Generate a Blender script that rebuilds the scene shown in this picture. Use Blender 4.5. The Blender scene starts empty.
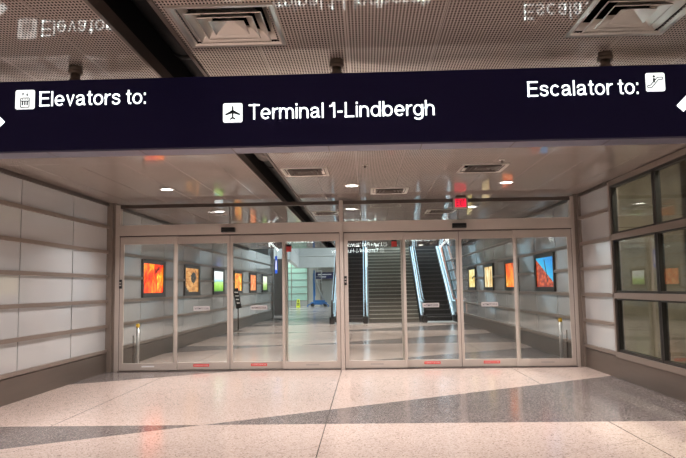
import bpy, math, random
from mathutils import Vector, Matrix
random.seed(4)
sc = bpy.context.scene
col = sc.collection

# ------------------------------------------------------------------ camera, world, exposure
H = 1.5
cam_d = bpy.data.cameras.new('camera')
cam_d.sensor_width = 36.0
cam_d.lens = 36.0 * 655.0 / 686.0
cam_d.clip_end = 300
cam = bpy.data.objects.new('camera', cam_d)
col.objects.link(cam)
RT = Vector((0.99928229, 0.03461395, -0.01538745))
UP = Vector((0.01841757, -0.08899825, 0.99586149))
FW = Vector((-0.03310125, 0.99543015, 0.08957188))
m4 = Matrix((RT, UP, -FW)).transposed().to_4x4()
m4.translation = Vector((0, 0, H))
cam.matrix_world = m4
sc.camera = cam
sc.view_settings.view_transform = 'Standard'
sc.view_settings.look = 'None'
sc.view_settings.gamma = 1.0
sc.view_settings.exposure = 0.0
sc.view_settings.use_curve_mapping = False
w = bpy.data.worlds.new('night'); sc.world = w
w.use_nodes = True
w.node_tree.nodes['Background'].inputs[0].default_value = (0.02, 0.025, 0.035, 1)
w.node_tree.nodes['Background'].inputs[1].default_value = 0.3
try:
    sc.cycles.transparent_max_bounces = 24
    sc.cycles.sample_clamp_indirect = 6.0
    sc.cycles.blur_glossy = 0.3
except Exception:
    pass
# lamp strengths
P_NEAR, P_HALL, P_ATRIUM, P_OUT = 64.0, 54.0, 440.0, 200.0
C_NEAR = (1.0, 0.90, 0.86)
C_HALL = (1.0, 0.93, 0.87)
C_COOL = (0.78, 0.93, 1.0)

# ------------------------------------------------------------------ key dimensions (metres)
D = 12.34                       # door wall
XL, XR = -4.895, 4.02           # side walls
C = 3.18                        # ceiling
HALL_END = 27.4                 # where the low ceiling stops
FAR = 57.0                      # far wall of the tall hall
RAILS = [2.749, 2.272, 1.810, 1.346, 0.8805, 0.418]

# ------------------------------------------------------------------ materials
MATS = {}
def nodes_of(m):
    m.use_nodes = True
    nt = m.node_tree
    return nt, nt.nodes, nt.links
def pbr(name, colr, rough=0.5, metal=0.0, spec=0.5, bump=0.0, bscale=40.0, var=0.0, coat=0.0, stretch=None):
    m = bpy.data.materials.new(name)
    nt, N, L = nodes_of(m)
    b = N['Principled BSDF']
    b.inputs['Base Color'].default_value = (*colr, 1)
    b.inputs['Roughness'].default_value = rough
    b.inputs['Metallic'].default_value = metal
    b.inputs['Specular IOR Level'].default_value = spec
    b.inputs['Coat Weight'].default_value = coat
    b.inputs['Coat Roughness'].default_value = 0.05
    if var or bump:
        tc = N.new('ShaderNodeTexCoord'); no = N.new('ShaderNodeTexNoise')
        no.inputs['Scale'].default_value = bscale; no.inputs['Detail'].default_value = 4
        src = tc.outputs['Object']
        if stretch:
            mp = N.new('ShaderNodeMapping'); mp.inputs['Scale'].default_value = stretch
            L.new(src, mp.inputs['Vector']); src = mp.outputs['Vector']
        L.new(src, no.inputs['Vector'])
        if var:
            mx = N.new('ShaderNodeMix'); mx.data_type = 'RGBA'
            mx.inputs[6].default_value = (*[c * (1 - var) for c in colr], 1)
            mx.inputs[7].default_value = (*[min(1, c * (1 + var)) for c in colr], 1)
            L.new(no.outputs['Fac'], mx.inputs[0]); L.new(mx.outputs[2], b.inputs['Base Color'])
        if bump:
            bp = N.new('ShaderNodeBump'); bp.inputs['Strength'].default_value = 1.0
            bp.inputs['Distance'].default_value = bump
            L.new(no.outputs['Fac'], bp.inputs['Height']); L.new(bp.outputs['Normal'], b.inputs['Normal'])
    MATS[name] = m
    return m
def glow(name, colr, s):
    m = bpy.data.materials.new(name)
    nt, N, L = nodes_of(m)
    b = N['Principled BSDF']
    b.inputs['Base Color'].default_value = (*colr, 1)
    b.inputs['Emission Color'].default_value = (*colr, 1)
    b.inputs['Emission Strength'].default_value = s
    MATS[name] = m
    return m
def clear_glass(name, tint=(0.95, 0.98, 0.97), ior=1.5, rough=0.0):
    m = bpy.data.materials.new(name)
    nt, N, L = nodes_of(m)
    N.remove(N['Principled BSDF'])
    t = N.new('ShaderNodeBsdfTransparent'); t.inputs[0].default_value = (*tint, 1)
    g = N.new('ShaderNodeBsdfGlossy'); g.inputs['Roughness'].default_value = rough
    f = N.new('ShaderNodeFresnel')
    # thin sheet: both faces reflect like air-to-glass
    ge = N.new('ShaderNodeNewGeometry')
    e = N.new('ShaderNodeMath'); e.operation = 'MULTIPLY_ADD'; e.inputs[1].default_value = -2.0; e.inputs[2].default_value = 1.0
    L.new(ge.outputs['Backfacing'], e.inputs[0])
    pw = N.new('ShaderNodeMath'); pw.operation = 'POWER'; pw.inputs[0].default_value = ior
    L.new(e.outputs[0], pw.inputs[1]); L.new(pw.outputs[0], f.inputs[0])
    x = N.new('ShaderNodeMixShader')
    L.new(f.outputs[0], x.inputs[0]); L.new(t.outputs[0], x.inputs[1]); L.new(g.outputs[0], x.inputs[2])
    L.new(x.outputs[0], N['Material Output'].inputs[0])
    MATS[name] = m
    return m

FRAME = pbr('champagne_metal', (0.57, 0.51, 0.465), 0.40, 0.25, var=0.06, bscale=3)
RAIL = pbr('rail_metal', (0.27, 0.225, 0.195), 0.36, 0.35, var=0.06, bscale=3)
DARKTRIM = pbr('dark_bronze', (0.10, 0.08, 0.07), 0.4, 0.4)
BASEB = pbr('brushed_base', (0.165, 0.137, 0.118), 0.34, 0.5, var=0.12, bscale=5, stretch=(1, .3, 3))
PANEL = pbr('back_painted_glass', (0.515, 0.53, 0.54), 0.15, 0.0, coat=0.9, var=0.03, bscale=1.2)
SEAM = pbr('seam_dark', (0.05, 0.045, 0.04), 0.6)
STEEL = pbr('brushed_steel', (0.62, 0.62, 0.62), 0.35, 0.6, var=0.08, bscale=4)
VENTM = pbr('vent_aluminium', (0.82, 0.78, 0.72), 0.30, 0.75)
BLACK = pbr('black_plastic', (0.012, 0.012, 0.013), 0.35)
DUCTM = pbr('black_duct', (0.008, 0.008, 0.009), 0.55, spec=0.15)
DUCTG = pbr('grey_duct_wrap', (0.16, 0.14, 0.13), 0.7)
RUBBER = pbr('black_rubber', (0.02, 0.02, 0.02), 0.4)
COPPER = pbr('copper_rubber', (0.42, 0.17, 0.10), 0.35)
NAVY = pbr('navy_sign', (0.014, 0.012, 0.066), 0.55, spec=0.2)
SIGNRIM = pbr('sign_aluminium', (0.17, 0.165, 0.25), 0.35, 0.5)
LETTER = glow('lit_lettering', (0.93, 1.0, 0.98), 2.2)
LETTERB = glow('lit_lettering_bright', (0.93, 1.0, 0.98), 7.0)
ICONLIT = glow('lit_icon', (0.95, 1.0, 0.99), 1.25)
PICTO = pbr('pictogram_ink', (0.03, 0.04, 0.06), 0.5)
HANG = pbr('bronze_rod', (0.20, 0.16, 0.13), 0.4, 0.5)
CANTRIM = pbr('white_trim', (0.75, 0.72, 0.68), 0.4)
CANLIT = glow('lamp_disc', (1.0, 0.96, 0.92), 9.0)
YELLOW = pbr('yellow_paint', (0.85, 0.52, 0.02), 0.4)
WETY = pbr('wet_sign_yellow', (0.80, 0.85, 0.03), 0.45)
REDS = pbr('red_sticker', (0.80, 0.09, 0.08), 0.5)
WHITES = pbr('white_sticker', (0.85, 0.85, 0.85), 0.5)
GREYS = pbr('grey_label', (0.42, 0.38, 0.36), 0.5)
DECAL = pbr('frosted_decal', (0.50, 0.48, 0.49), 0.5)
INK = pbr('ink', (0.02, 0.02, 0.025), 0.6)
EXITF = glow('exit_lit_red', (1.0, 0.012, 0.055), 1.15)
EXITL = glow('exit_lit_letter', (0.22, 0.02, 0.04), 0.35)
EXITB = pbr('exit_housing', (0.40, 0.34, 0.30), 0.4, 0.4)
CONC = pbr('stained_concrete', (0.24, 0.205, 0.15), 0.9, var=0.6, bscale=2.6, bump=0.01)
WHITEW = pbr('white_wall', (0.72, 0.74, 0.74), 0.6)
GREENW = pbr('green_glass_cladding', (0.42, 0.62, 0.52), 0.25, coat=0.4)
GREYW = pbr('grey_wall', (0.40, 0.38, 0.35), 0.6)
BROWNC = pbr('brown_column', (0.075, 0.062, 0.055), 0.5)
STEPM = pbr('escalator_step', (0.055, 0.05, 0.048), 0.45, 0.5)
STEPE = pbr('step_edge', (0.17, 0.155, 0.15), 0.4, 0.4)
STAIRM = pbr('stair_stone', (0.165, 0.148, 0.12), 0.55, var=0.15, bscale=8)
NOSE = pbr('stair_nosing', (0.62, 0.58, 0.50), 0.5)
BLUEP = pbr('lift_blue', (0.015, 0.13, 0.36), 0.4)
LIFTG = pbr('lift_grey', (0.42, 0.43, 0.42), 0.45, 0.3)
SIGNBLUE = pbr('wayfinding_blue', (0.015, 0.02, 0.10), 0.4)
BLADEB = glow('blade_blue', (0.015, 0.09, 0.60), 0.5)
BALGLASS = pbr('balustrade_frosted', (0.50, 0.66, 0.72), 0.3, 0.45, var=0.25, bscale=3)
BALLIT = glow('balustrade_light', (0.62, 0.85, 1.0), 1.1)
GLASS = clear_glass('door_glass', (0.955, 0.975, 0.965), 1.75)
WGLASS = clear_glass('window_glass', (0.88, 0.89, 0.86))
BEZEL = pbr('lightbox_frame', (0.035, 0.032, 0.03), 0.35, 0.3)
WINF = pbr('black_window_frame', (0.018, 0.017, 0.016), 0.35, 0.2)

def floor_material():
    m = bpy.data.materials.new('terrazzo')
    nt, N, L = nodes_of(m)
    b = N['Principled BSDF']
    tc = N.new('ShaderNodeTexCoord'); sp = N.new('ShaderNodeSeparateXYZ')
    L.new(tc.outputs['Object'], sp.inputs[0])
    X, Y = sp.outputs[0], sp.outputs[1]
    def M(op, a, c=None, e=None):
        n = N.new('ShaderNodeMath'); n.operation = op
        for i, v in enumerate((a, c, e)):
            if v is None: continue
            if isinstance(v, (int, float)): n.inputs[i].default_value = v
            else: L.new(v, n.inputs[i])
        return n.outputs[0]
    P = 5.13
    # bow-tie wedges between a straight joint (Y = 7.42 + kP) and a slanting joint that crosses it at X = -1.85
    u = M('ADD', X, 1.85)
    right = M('GREATER_THAN', u, 0.0)
    slope = M('MULTIPLY', u, 0.62)                   # depth of the slanting joint behind the straight one
    r = M('SUBTRACT', Y, 7.42)
    rp = M('FLOORED_MODULO', r, P)                   # 0..P
    a1 = M('LESS_THAN', rp, slope)                   # right wedge
    rn = M('SUBTRACT', rp, P)                        # -P..0
    a2 = M('GREATER_THAN', rn, slope)                # left wedge
    dark = M('ADD', M('MULTIPLY', right, a1), M('MULTIPLY', M('SUBTRACT', 1.0, right), a2), None)
    # hairline joints
    jx = M('LESS_THAN', M('ABSOLUTE', M('SUBTRACT', M('FLOORED_MODULO', M('ADD', X, 0.47 + 1.55), 3.1), 1.55)), 0.006)
    c1 = M('SUBTRACT', Y, slope)
    jd = M('LESS_THAN', M('ABSOLUTE', M('SUBTRACT', M('FLOORED_MODULO', M('ADD', c1, -7.42 + 0.85 + 1.9), P / 3), 0.85)), 0.005)
    joint = M('MAXIMUM', M('MULTIPLY', jx, 0.9), M('MULTIPLY', jd, 0.45))
    # stone chips
    v = N.new('ShaderNodeTexVoronoi'); v.inputs['Scale'].default_value = 85
    L.new(tc.outputs['Object'], v.inputs['Vector'])
    sv = N.new('ShaderNodeSeparateColor'); L.new(v.outputs['Color'], sv.inputs[0])
    no = N.new('ShaderNodeTexNoise'); no.inputs['Scale'].default_value = 0.9; no.inputs['Detail'].default_value = 3
    L.new(tc.outputs['Object'], no.inputs['Vector'])
    def ramp(stops):
        n = N.new('ShaderNodeValToRGB'); e = n.color_ramp.elements
        n.color_ramp.interpolation = 'CONSTANT'
        e[0].position, e[0].color = stops[0][0], (*stops[0][1], 1)
        e[1].position, e[1].color = stops[1][0], (*stops[1][1], 1)
        for p, c in stops[2:]:
            q = e.new(p); q.color = (*c, 1)
        L.new(sv.outputs[0], n.inputs[0])
        return n.outputs[0]
    tan = ramp([(0, (0.26, 0.20, 0.175)), (0.07, (0.48, 0.39, 0.34)), (0.25, (0.57, 0.47, 0.42)), (0.8, (0.65, 0.545, 0.495))])
    gry = ramp([(0, (0.07, 0.062, 0.06)), (0.18, (0.155, 0.135, 0.13)), (0.55, (0.21, 0.185, 0.18)), (0.85, (0.33, 0.29, 0.28))])
    def mixc(f, a, c):
        x = N.new('ShaderNodeMix'); x.data_type = 'RGBA'
        L.new(f, x.inputs[0])
        for i, k in ((6, a), (7, c)):
            if isinstance(k, tuple): x.inputs[i].default_value = (*k, 1)
            else: L.new(k, x.inputs[i])
        return x.outputs[2]
    c = mixc(dark, tan, gry)
    c = mixc(joint, c, (0.10, 0.08, 0.07))
    L.new(c, b.inputs['Base Color'])
    mr = N.new('ShaderNodeMapRange'); mr.inputs[3].default_value = 0.12; mr.inputs[4].default_value = 0.2
    L.new(no.outputs['Fac'], mr.inputs[0]); L.new(mr.outputs[0], b.inputs['Roughness'])
    b.inputs['Specular IOR Level'].default_value = 0.5
    MATS['terrazzo'] = m
    return m
FLOOR = floor_material()

def ceiling_material():
    m = bpy.data.materials.new('perforated_metal')
    nt, N, L = nodes_of(m)
    b = N['Principled BSDF']
    tc = N.new('ShaderNodeTexCoord'); sp = N.new('ShaderNodeSeparateXYZ')
    L.new(tc.outputs['Object'], sp.inputs[0])
    X, Y = sp.outputs[0], sp.outputs[1]
    def M(op, a, c=None):
        n = N.new('ShaderNodeMath'); n.operation = op
        for i, v in enumerate((a, c)):
            if v is None: continue
            if isinstance(v, (int, float)): n.inputs[i].default_value = v
            else: L.new(v, n.inputs[i])
        return n.outputs[0]
    px, py = 0.0212, 0.036
    hx = M('ABSOLUTE', M('SUBTRACT', M('FLOORED_MODULO', X, px), px / 2))
    hy = M('ABSOLUTE', M('SUBTRACT', M('FLOORED_MODULO', Y, py), py / 2))
    hole = M('MULTIPLY', M('LESS_THAN', hx, 0.0058), M('LESS_THAN', hy, 0.0115))
    # panel edges: plain strips and open joints
    W, LN = 0.62, 3.1
    ex = M('ABSOLUTE', M('SUBTRACT', M('FLOORED_MODULO', M('ADD', X, 0.115 + 1.22), W), W / 2))
    ex = M('SUBTRACT', W / 2, ex)
    ey = M('ABSOLUTE', M('SUBTRACT', M('FLOORED_MODULO', M('ADD', Y, 0.9), LN), LN / 2))
    ey = M('SUBTRACT', LN / 2, ey)
    edge = M('MINIMUM', ex, ey)
    hole = M('MULTIPLY', hole, M('GREATER_THAN', edge, 0.008))
    jn = M('LESS_THAN', edge, 0.003)
    dk = M('MAXIMUM', hole, M('MULTIPLY', jn, 0.6))
    mx = N.new('ShaderNodeMix'); mx.data_type = 'RGBA'
    mx.inputs[6].default_value = (0.68, 0.595, 0.545, 1); mx.inputs[7].default_value = (0.035, 0.028, 0.025, 1)
    L.new(dk, mx.inputs[0]); L.new(mx.outputs[2], b.inputs['Base Color'])
    sp_ = N.new('ShaderNodeMath'); sp_.operation = 'MULTIPLY_ADD'
    L.new(hole, sp_.inputs[0]); sp_.inputs[1].default_value = -0.65; sp_.inputs[2].default_value = 0.65
    L.new(sp_.outputs[0], b.inputs['Specular IOR Level'])
    b.inputs['Roughness'].default_value = 0.05
    b.inputs['Metallic'].default_value = 0.12
    # each panel bows a little
    no = N.new('ShaderNodeTexNoise'); no.inputs['Scale'].default_value = 1.6; no.inputs['Detail'].default_value = 1
    L.new(tc.outputs['Object'], no.inputs['Vector'])
    bp = N.new('ShaderNodeBump'); bp.inputs['Strength'].default_value = 1.0; bp.inputs['Distance'].default_value = 0.004
    L.new(no.outputs['Fac'], bp.inputs['Height']); L.new(bp.outputs['Normal'], b.inputs['Normal'])
    MATS['perforated_metal'] = m
    return m
CEIL = ceiling_material()

# ------------------------------------------------------------------ mesh helpers
class MB:
    def __init__(s): s.v, s.f, s.mi, s.sm = [], [], [], []
    def face(s, pts, mi=0, smooth=False):
        b = len(s.v); s.v += [tuple(p) for p in pts]; s.f.append(tuple(range(b, b + len(pts)))); s.mi.append(mi); s.sm.append(smooth)
        return s
    def box(s, x0, x1, y0, y1, z0, z1, mi=0):
        b = len(s.v)
        s.v += [(x0,y0,z0),(x1,y0,z0),(x1,y1,z0),(x0,y1,z0),(x0,y0,z1),(x1,y0,z1),(x1,y1,z1),(x0,y1,z1)]
        for q in ((0,3,2,1),(4,5,6,7),(0,1,5,4),(1,2,6,5),(2,3,7,6),(3,0,4,7)):
            s.f.append(tuple(b + i for i in q)); s.mi.append(mi); s.sm.append(False)
        return s
    def cyl(s, p0, p1, r, n=20, r2=None, mi=0, caps=True):
        p0, p1 = Vector(p0), Vector(p1); r2 = r if r2 is None else r2
        d = (p1 - p0).normalized(); a = Vector((1,0,0)) if abs(d.x) < .9 else Vector((0,1,0))
        e = d.cross(a).normalized(); g = d.cross(e)
        b = len(s.v)
        for p, rr in ((p0, r), (p1, r2)):
            for i in range(n):
                t = 2 * math.pi * i / n
                s.v.append(tuple(p + (e * math.cos(t) + g * math.sin(t)) * rr))
        for i in range(n):
            j = (i + 1) % n
            s.f.append((b + i, b + j, b + n + j, b + n + i)); s.mi.append(mi); s.sm.append(True)
        if caps:
            s.f.append(tuple(b + i for i in reversed(range(n)))); s.f.append(tuple(b + n + i for i in range(n)))
            s.mi += [mi, mi]; s.sm += [False, False]
        return s
    def tube(s, pts, r, n=10, mi=0):
        pts = [Vector(p) for p in pts]
        rings = []
        prev = None
        for i, p in enumerate(pts):
            d = ((pts[min(i+1, len(pts)-1)] - pts[max(i-1, 0)])).normalized()
            if prev is None:
                a = Vector((1,0,0)) if abs(d.x) < .9 else Vector((0,1,0))
                e = d.cross(a).normalized()
            else:
                e = (prev - d * prev.dot(d)).normalized()
            prev = e; g = d.cross(e)
            b = len(s.v)
            for k in range(n):
                t = 2 * math.pi * k / n
                s.v.append(tuple(p + (e * math.cos(t) + g * math.sin(t)) * r))
            rings.append(b)
        for a, b in zip(rings, rings[1:]):
            for k in range(n):
                j = (k + 1) % n
                s.f.append((a + k, a + j, b + j, b + k)); s.mi.append(mi); s.sm.append(True)
        s.f.append(tuple(rings[0] + k for k in reversed(range(n)))); s.f.append(tuple(rings[-1] + k for k in range(n)))
        s.mi += [mi, mi]; s.sm += [False, False]
        return s
    def prism(s, poly, axis, a0, a1, mi=0):
        """poly: 2-D outline; axis 'x': (y,z) outline swept along x; 'y': (x,z); 'z': (x,y)"""
        def P(p, t):
            return {'x': (t, p[0], p[1]), 'y': (p[0], t, p[1]), 'z': (p[0], p[1], t)}[axis]
        n = len(poly); b = len(s.v)
        s.v += [P(p, a0) for p in poly] + [P(p, a1) for p in poly]
        s.f.append(tuple(b + i for i in range(n))); s.f.append(tuple(b + n + i for i in reversed(range(n))))
        for i in range(n):
            j = (i + 1) % n
            s.f.append((b + i, b + n + i, b + n + j, b + j))
        s.mi += [mi] * (n + 2); s.sm += [False] * (n + 2)
        return s
    def build(s, name, mats, parent=None, loc=None, bevel=0):
        me = bpy.data.meshes.new(name)
        if loc:
            l = Vector(loc); s.v = [tuple(Vector(v) - l) for v in s.v]
        me.from_pydata(s.v, [], s.f); me.update()
        if not isinstance(mats, (list, tuple)): mats = [mats]
        for m in mats: me.materials.append(m)
        for p, mi, sm in zip(me.polygons, s.mi, s.sm): p.material_index = mi; p.use_smooth = sm
        import bmesh
        bm = bmesh.new(); bm.from_mesh(me); bmesh.ops.recalc_face_normals(bm, faces=bm.faces); bm.to_mesh(me); bm.free()
        o = bpy.data.objects.new(name, me); col.objects.link(o)
        if loc and not parent: o.location = loc
        if parent: o.parent = parent
        if bevel:
            bv = o.modifiers.new('edge', 'BEVEL'); bv.width = bevel; bv.segments = 2; bv.limit_method = 'ANGLE'
        return o
def tag(o, label, cat, group=None):
    o['label'] = label; o['category'] = cat
    if group: o['group'] = group
    return o
def struct(o, label=None):
    o['kind'] = 'structure'
    if label: o['label'] = label
    return o
def thing(name, loc, label=None, cat=None, group=None, rz=0.0):
    o = bpy.data.objects.new(name, None); col.objects.link(o); o.location = loc; o.rotation_euler.z = rz
    o.empty_display_size = 0.1
    if label: tag(o, label, cat, group)
    return o
def copy_tree(o, parent=None):
    c = o.copy(); col.objects.link(c)
    if parent: c.parent = parent
    for ch in o.children: copy_tree(ch, c)
    return c
def text_mesh(body, width=None, cap=0.1, bold=0.0, spacing=1.0):
    cu = bpy.data.curves.new('t', 'FONT'); cu.body = body; cu.size = 1.0; cu.offset = bold; cu.space_character = spacing
    cu.resolution_u = 3
    ob = bpy.data.objects.new('t', cu); col.objects.link(ob)
    bpy.context.view_layer.update()
    me = bpy.data.meshes.new_from_object(ob.evaluated_get(bpy.context.evaluated_depsgraph_get()))
    bpy.data.objects.remove(ob)
    xs = [v.co.x for v in me.vertices]; x0, x1 = min(xs), max(xs)
    capu = 0.729
    sy = cap / capu; sx = sy if width is None else width / (x1 - x0)
    vs = [((v.co.x - x0) * sx, v.co.y * sy) for v in me.vertices]
    fs = [tuple(p.vertices) for p in me.polygons]
    bpy.data.meshes.remove(me); bpy.data.curves.remove(cu)
    return vs, fs, (x1 - x0) * sx
def put_text(name, mat, parent, body, x, y, z, width=None, cap=0.1, back=False, bold=0.0, loc=(0,0,0), facing='y', anchor='left', spacing=1.0):
    """raised flat lettering; facing 'y' reads from -Y (back=True: from +Y); facing 'x' reads from +X (back=True: from -X)"""
    vs, fs, wd = text_mesh(body, width, cap, bold, spacing)
    off = {'left': 0, 'mid': -wd / 2, 'right': -wd}[anchor]
    s = -1 if back else 1
    me = bpy.data.meshes.new(name)
    L = Vector(loc)
    if facing == 'y': pts = [Vector((x + s * (vx + off), y, z + vy)) - L for vx, vy in vs]
    else: pts = [Vector((x, y + s * (vx + off), z + vy)) - L for vx, vy in vs]
    me.from_pydata([tuple(p) for p in pts], [], fs); me.materials.append(mat)
    o = bpy.data.objects.new(name, me); col.objects.link(o); o.parent = parent
    return o

# sans-serif lettering drawn as even strokes (cap height = 1)
SW = 0.105
def _arc(cx, cy, rx, ry, a0, a1, n=14):
    return [(cx + rx * math.cos(math.radians(a0 + (a1 - a0) * i / n)), cy + ry * math.sin(math.radians(a0 + (a1 - a0) * i / n))) for i in range(n + 1)]
def _smooth(p, n=4):
    out = []
    for i in range(len(p) - 1):
        a, b, c, d = p[max(i - 1, 0)], p[i], p[i + 1], p[min(i + 2, len(p) - 1)]
        for k in range(n):
            t = k / n
            out.append(tuple(.5 * (2 * b[j] + (c[j] - a[j]) * t + (2 * a[j] - 5 * b[j] + 4 * c[j] - d[j]) * t * t + (3 * b[j] - a[j] - 3 * c[j] + d[j]) * t ** 3) for j in (0, 1)))
    return out + [p[-1]]
def _glyphs():
    h = SW / 2; xh = .74; G = {}
    bowl = lambda cx: _arc(cx, xh / 2, .29 - h, xh / 2 - h, 90, 450, 24)
    G['E'] = (.60, [[(h, 0), (h, 1)], [(0, 1 - h), (.60, 1 - h)], [(0, .53), (.56, .53)], [(0, h), (.61, h)]])
    G['L'] = (.54, [[(h, 0), (h, 1)], [(0, h), (.54, h)]])
    G['T'] = (.64, [[(.32, 0), (.32, 1)], [(0, 1 - h), (.64, 1 - h)]])
    G['H'] = (.68, [[(h, 0), (h, 1)], [(.68 - h, 0), (.68 - h, 1)], [(0, .53), (.68, .53)]])
    G['I'] = (SW, [[(h, 0), (h, 1)]])
    G['X'] = (.66, [[(.07, 0), (.59, 1)], [(.59, 0), (.07, 1)]])
    G['R'] = (.66, [[(h, 0), (h, 1)], [(0, 1 - h), (.38, 1 - h)] + _arc(.38, .74, .20, .26 - h, 90, -90, 10) + [(0, .48 + h)], [(.42, .52), (.55, .38), (.58, 0)]])
    G['l'] = (SW, [[(h, 0), (h, 1)]])
    G['i'] = (SW, [[(h, 0), (h, xh)], [(h, .86), (h, 1)]])
    G['o'] = (.58, [bowl(.29)])
    G['e'] = (.57, [_arc(.285, xh / 2, .285 - h, xh / 2 - h, 0, 318, 22), [(h, xh / 2 - .01), (.57 - h + .04, xh / 2 - .01)]])
    G['c'] = (.54, [_arc(.285, xh / 2, .285 - h, xh / 2 - h, 42, 318, 20)])
    G['b'] = (.59, [[(h, 0), (h, 1)], bowl(.30)])
    G['p'] = (.59, [[(h, -.27), (h, xh)], bowl(.30)])
    G['d'] = (.59, [[(.59 - h, 0), (.59 - h, 1)], bowl(.29)])
    G['g'] = (.58, [[(.58 - h, xh), (.58 - h, .02)] + _arc(.29, -.03, .29 - h, .24 - h, 0, -155, 12), bowl(.285)])
    arch = lambda x0, wd: _arc(x0 + wd / 2, .45, wd / 2, xh - h - .45, 180, 0, 12)
    G['n'] = (.54, [[(h, 0), (h, xh)], arch(h, .54 - SW) + [(.54 - h, 0)]])
    G['h'] = (.54, [[(h, 0), (h, 1)], arch(h, .54 - SW) + [(.54 - h, 0)]])
    G['m'] = (.86, [[(h, 0), (h, xh)], arch(h, .43 - h) + [(.43, 0)], arch(.43, .43 - h) + [(.86 - h, 0)]])
    G['u'] = (.54, [[(.54 - h, 0), (.54 - h, xh)], [(h, xh)] + _arc(.27, .29, .27 - h, .29 - h, 180, 360, 12)])
    G['r'] = (.34, [[(h, 0), (h, xh)], _arc(.34, .42, .34 - h, xh - h - .42, 180, 88, 8)])
    G['t'] = (.31, [[(.15, .95), (.15, .18), (.19, .08), (.31, h)], [(0, xh - h), (.31, xh - h)]])
    G['v'] = (.52, [[(.06, xh), (.26, .04), (.46, xh)]])
    G['y'] = (.52, [[(.06, xh), (.27, .08)], [(.46, xh), (.25, -.10), (.18, -.19), (.05, -.20)]])
    G['a'] = (.57, [_smooth([(.06, .50), (.10, .62), (.25, xh - h), (.41, .64), (.455, .50)]) + [(.455, .18), (.48, .08), (.57, .06)],
                    _smooth([(.455, .42), (.30, .395), (.13, .34), (.07, .20), (.12, .09), (.24, .06), (.37, .12), (.455, .26)])])
    G['s'] = (.51, [_smooth([(.455, .53), (.40, .64), (.25, xh - h), (.11, .63), (.08, .52), (.16, .43), (.30, .385), (.42, .32), (.445, .20), (.38, .09), (.25, h), (.11, .10), (.055, .22)])])
    G['1'] = (.33, [[(.33 - h, 0), (.33 - h, 1)], [(0, .76), (.15, .79), (.24, .97)]])
    G['2'] = (.56, [_smooth([(.07, .70), (.11, .86), (.28, 1 - h), (.44, .88), (.485, .71), (.40, .55), (.22, .38), (.10, .22), (.07, .07)]), [(.01, h), (.56, h)]])
    G['-'] = (.36, [[(.03, .38), (.33, .38)]])
    G[':'] = (SW, [[(h, 0), (h, .15)], [(h, xh - .15), (h, xh)]])
    return G
GLYPH = _glyphs()
def stroke_text(body, cap, width):
    """flat letter strokes for one line, split into words: [(verts, faces), ...]"""
    x = 0.0; out = []; cur = ([], [])
    for ch in body:
        if ch == ' ':
            out.append(cur); cur = ([], []); x += .24; continue
        wd, strokes = GLYPH[ch]
        for st in strokes:
            p = [Vector((a + x, b)) for a, b in st]; n = len(p); vs, fs = cur; b0 = len(vs)
            for i in range(n):
                d0 = (p[i] - p[i - 1]).normalized() if i > 0 else None
                d1 = (p[i + 1] - p[i]).normalized() if i < n - 1 else None
                d = ((d0 or d1) + (d1 or d0)).normalized()
                nn = Vector((-d.y, d.x)); k = 1.0
                if d0 and d1: k = 1 / max(.5, nn.dot(Vector((-d1.y, d1.x))))
                vs.append(p[i] + nn * SW / 2 * k); vs.append(p[i] - nn * SW / 2 * k)
            for i in range(n - 1): fs.append((b0 + 2 * i, b0 + 2 * i + 1, b0 + 2 * i + 3, b0 + 2 * i + 2))
        x += wd + (.105 if ch not in 'rtvyT' else .07)
    out.append(cur); total = x - .09
    sx = width / total
    return [([(v[0] * sx, v[1] * cap) for v in vs], fs) for vs, fs in out]
def put_strokes(name, mat, parent, body, x, y, z, width, cap, back=False, loc=(0, 0, 0), anchor='left'):
    s = -1 if back else 1; off = {'left': 0, 'mid': -width / 2}[anchor]
    for vs, fs in stroke_text(body, cap, width):
        me = bpy.data.meshes.new(name)
        me.from_pydata([(x + s * (a + off) - loc[0], y - loc[1], z + b - loc[2]) for a, b in vs], [], fs); me.materials.append(mat)
        o = bpy.data.objects.new(name, me); col.objects.link(o); o.parent = parent

# ================================================================== THE SHELL
BACK = -7.0
fl = MB(); fl.box(-11, 7.5, BACK, FAR + 1, -0.12, 0); struct(fl.build('floor', FLOOR), 'tan terrazzo floor with slanting grey wedges')

# ceiling: one perforated sheet with openings for the services slot and the air diffusers
VX = [(-1.15, -0.53), (1.39, 2.01)]
VENTS = [(-0.84, 4.03), (1.70, 4.03), (-0.84, 9.33), (1.70, 9.33), (0.44, 11.36), (-0.84, 14.63), (1.70, 14.63)]
hs = 0.275
SLOT = (-1.58, -1.22)
def ceil_sheet():
    xs = sorted({XL - 0.1, XR + 0.1, *SLOT, *[round(v[0] - hs, 4) for v in VENTS], *[round(v[0] + hs, 4) for v in VENTS]})
    ys = sorted({BACK, HALL_END, *[round(v[1] - hs, 4) for v in VENTS], *[round(v[1] + hs, 4) for v in VENTS]})
    mb = MB()
    for a, b in zip(xs, xs[1:]):
        for c, d in zip(ys, ys[1:]):
            mx, my = (a + b) / 2, (c + d) / 2
            if SLOT[0] < mx < SLOT[1]: continue
            if any(abs(mx - v[0]) < hs and abs(my - v[1]) < hs for v in VENTS): continue
            mb.face([(a, c, C), (a, d, C), (b, d, C), (b, c, C)])
    return mb
co = struct(ceil_sheet().build('ceiling', CEIL), 'glossy perforated metal ceiling')
pl = MB()
pl.box(XL - .1, XR + .1, BACK, HALL_END, C + 0.62, C + 0.70)                      # dark soffit above the slot
pl.box(XL - .1, XR + .1, HALL_END - .06, HALL_END, C + 0.001, C + 0.62)
for a, b in ((SLOT[0] - .02, SLOT[0]), (SLOT[1], SLOT[1] + .02)): pl.box(a, b, BACK, HALL_END - .06, C + 0.001, C + 0.62)
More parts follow.
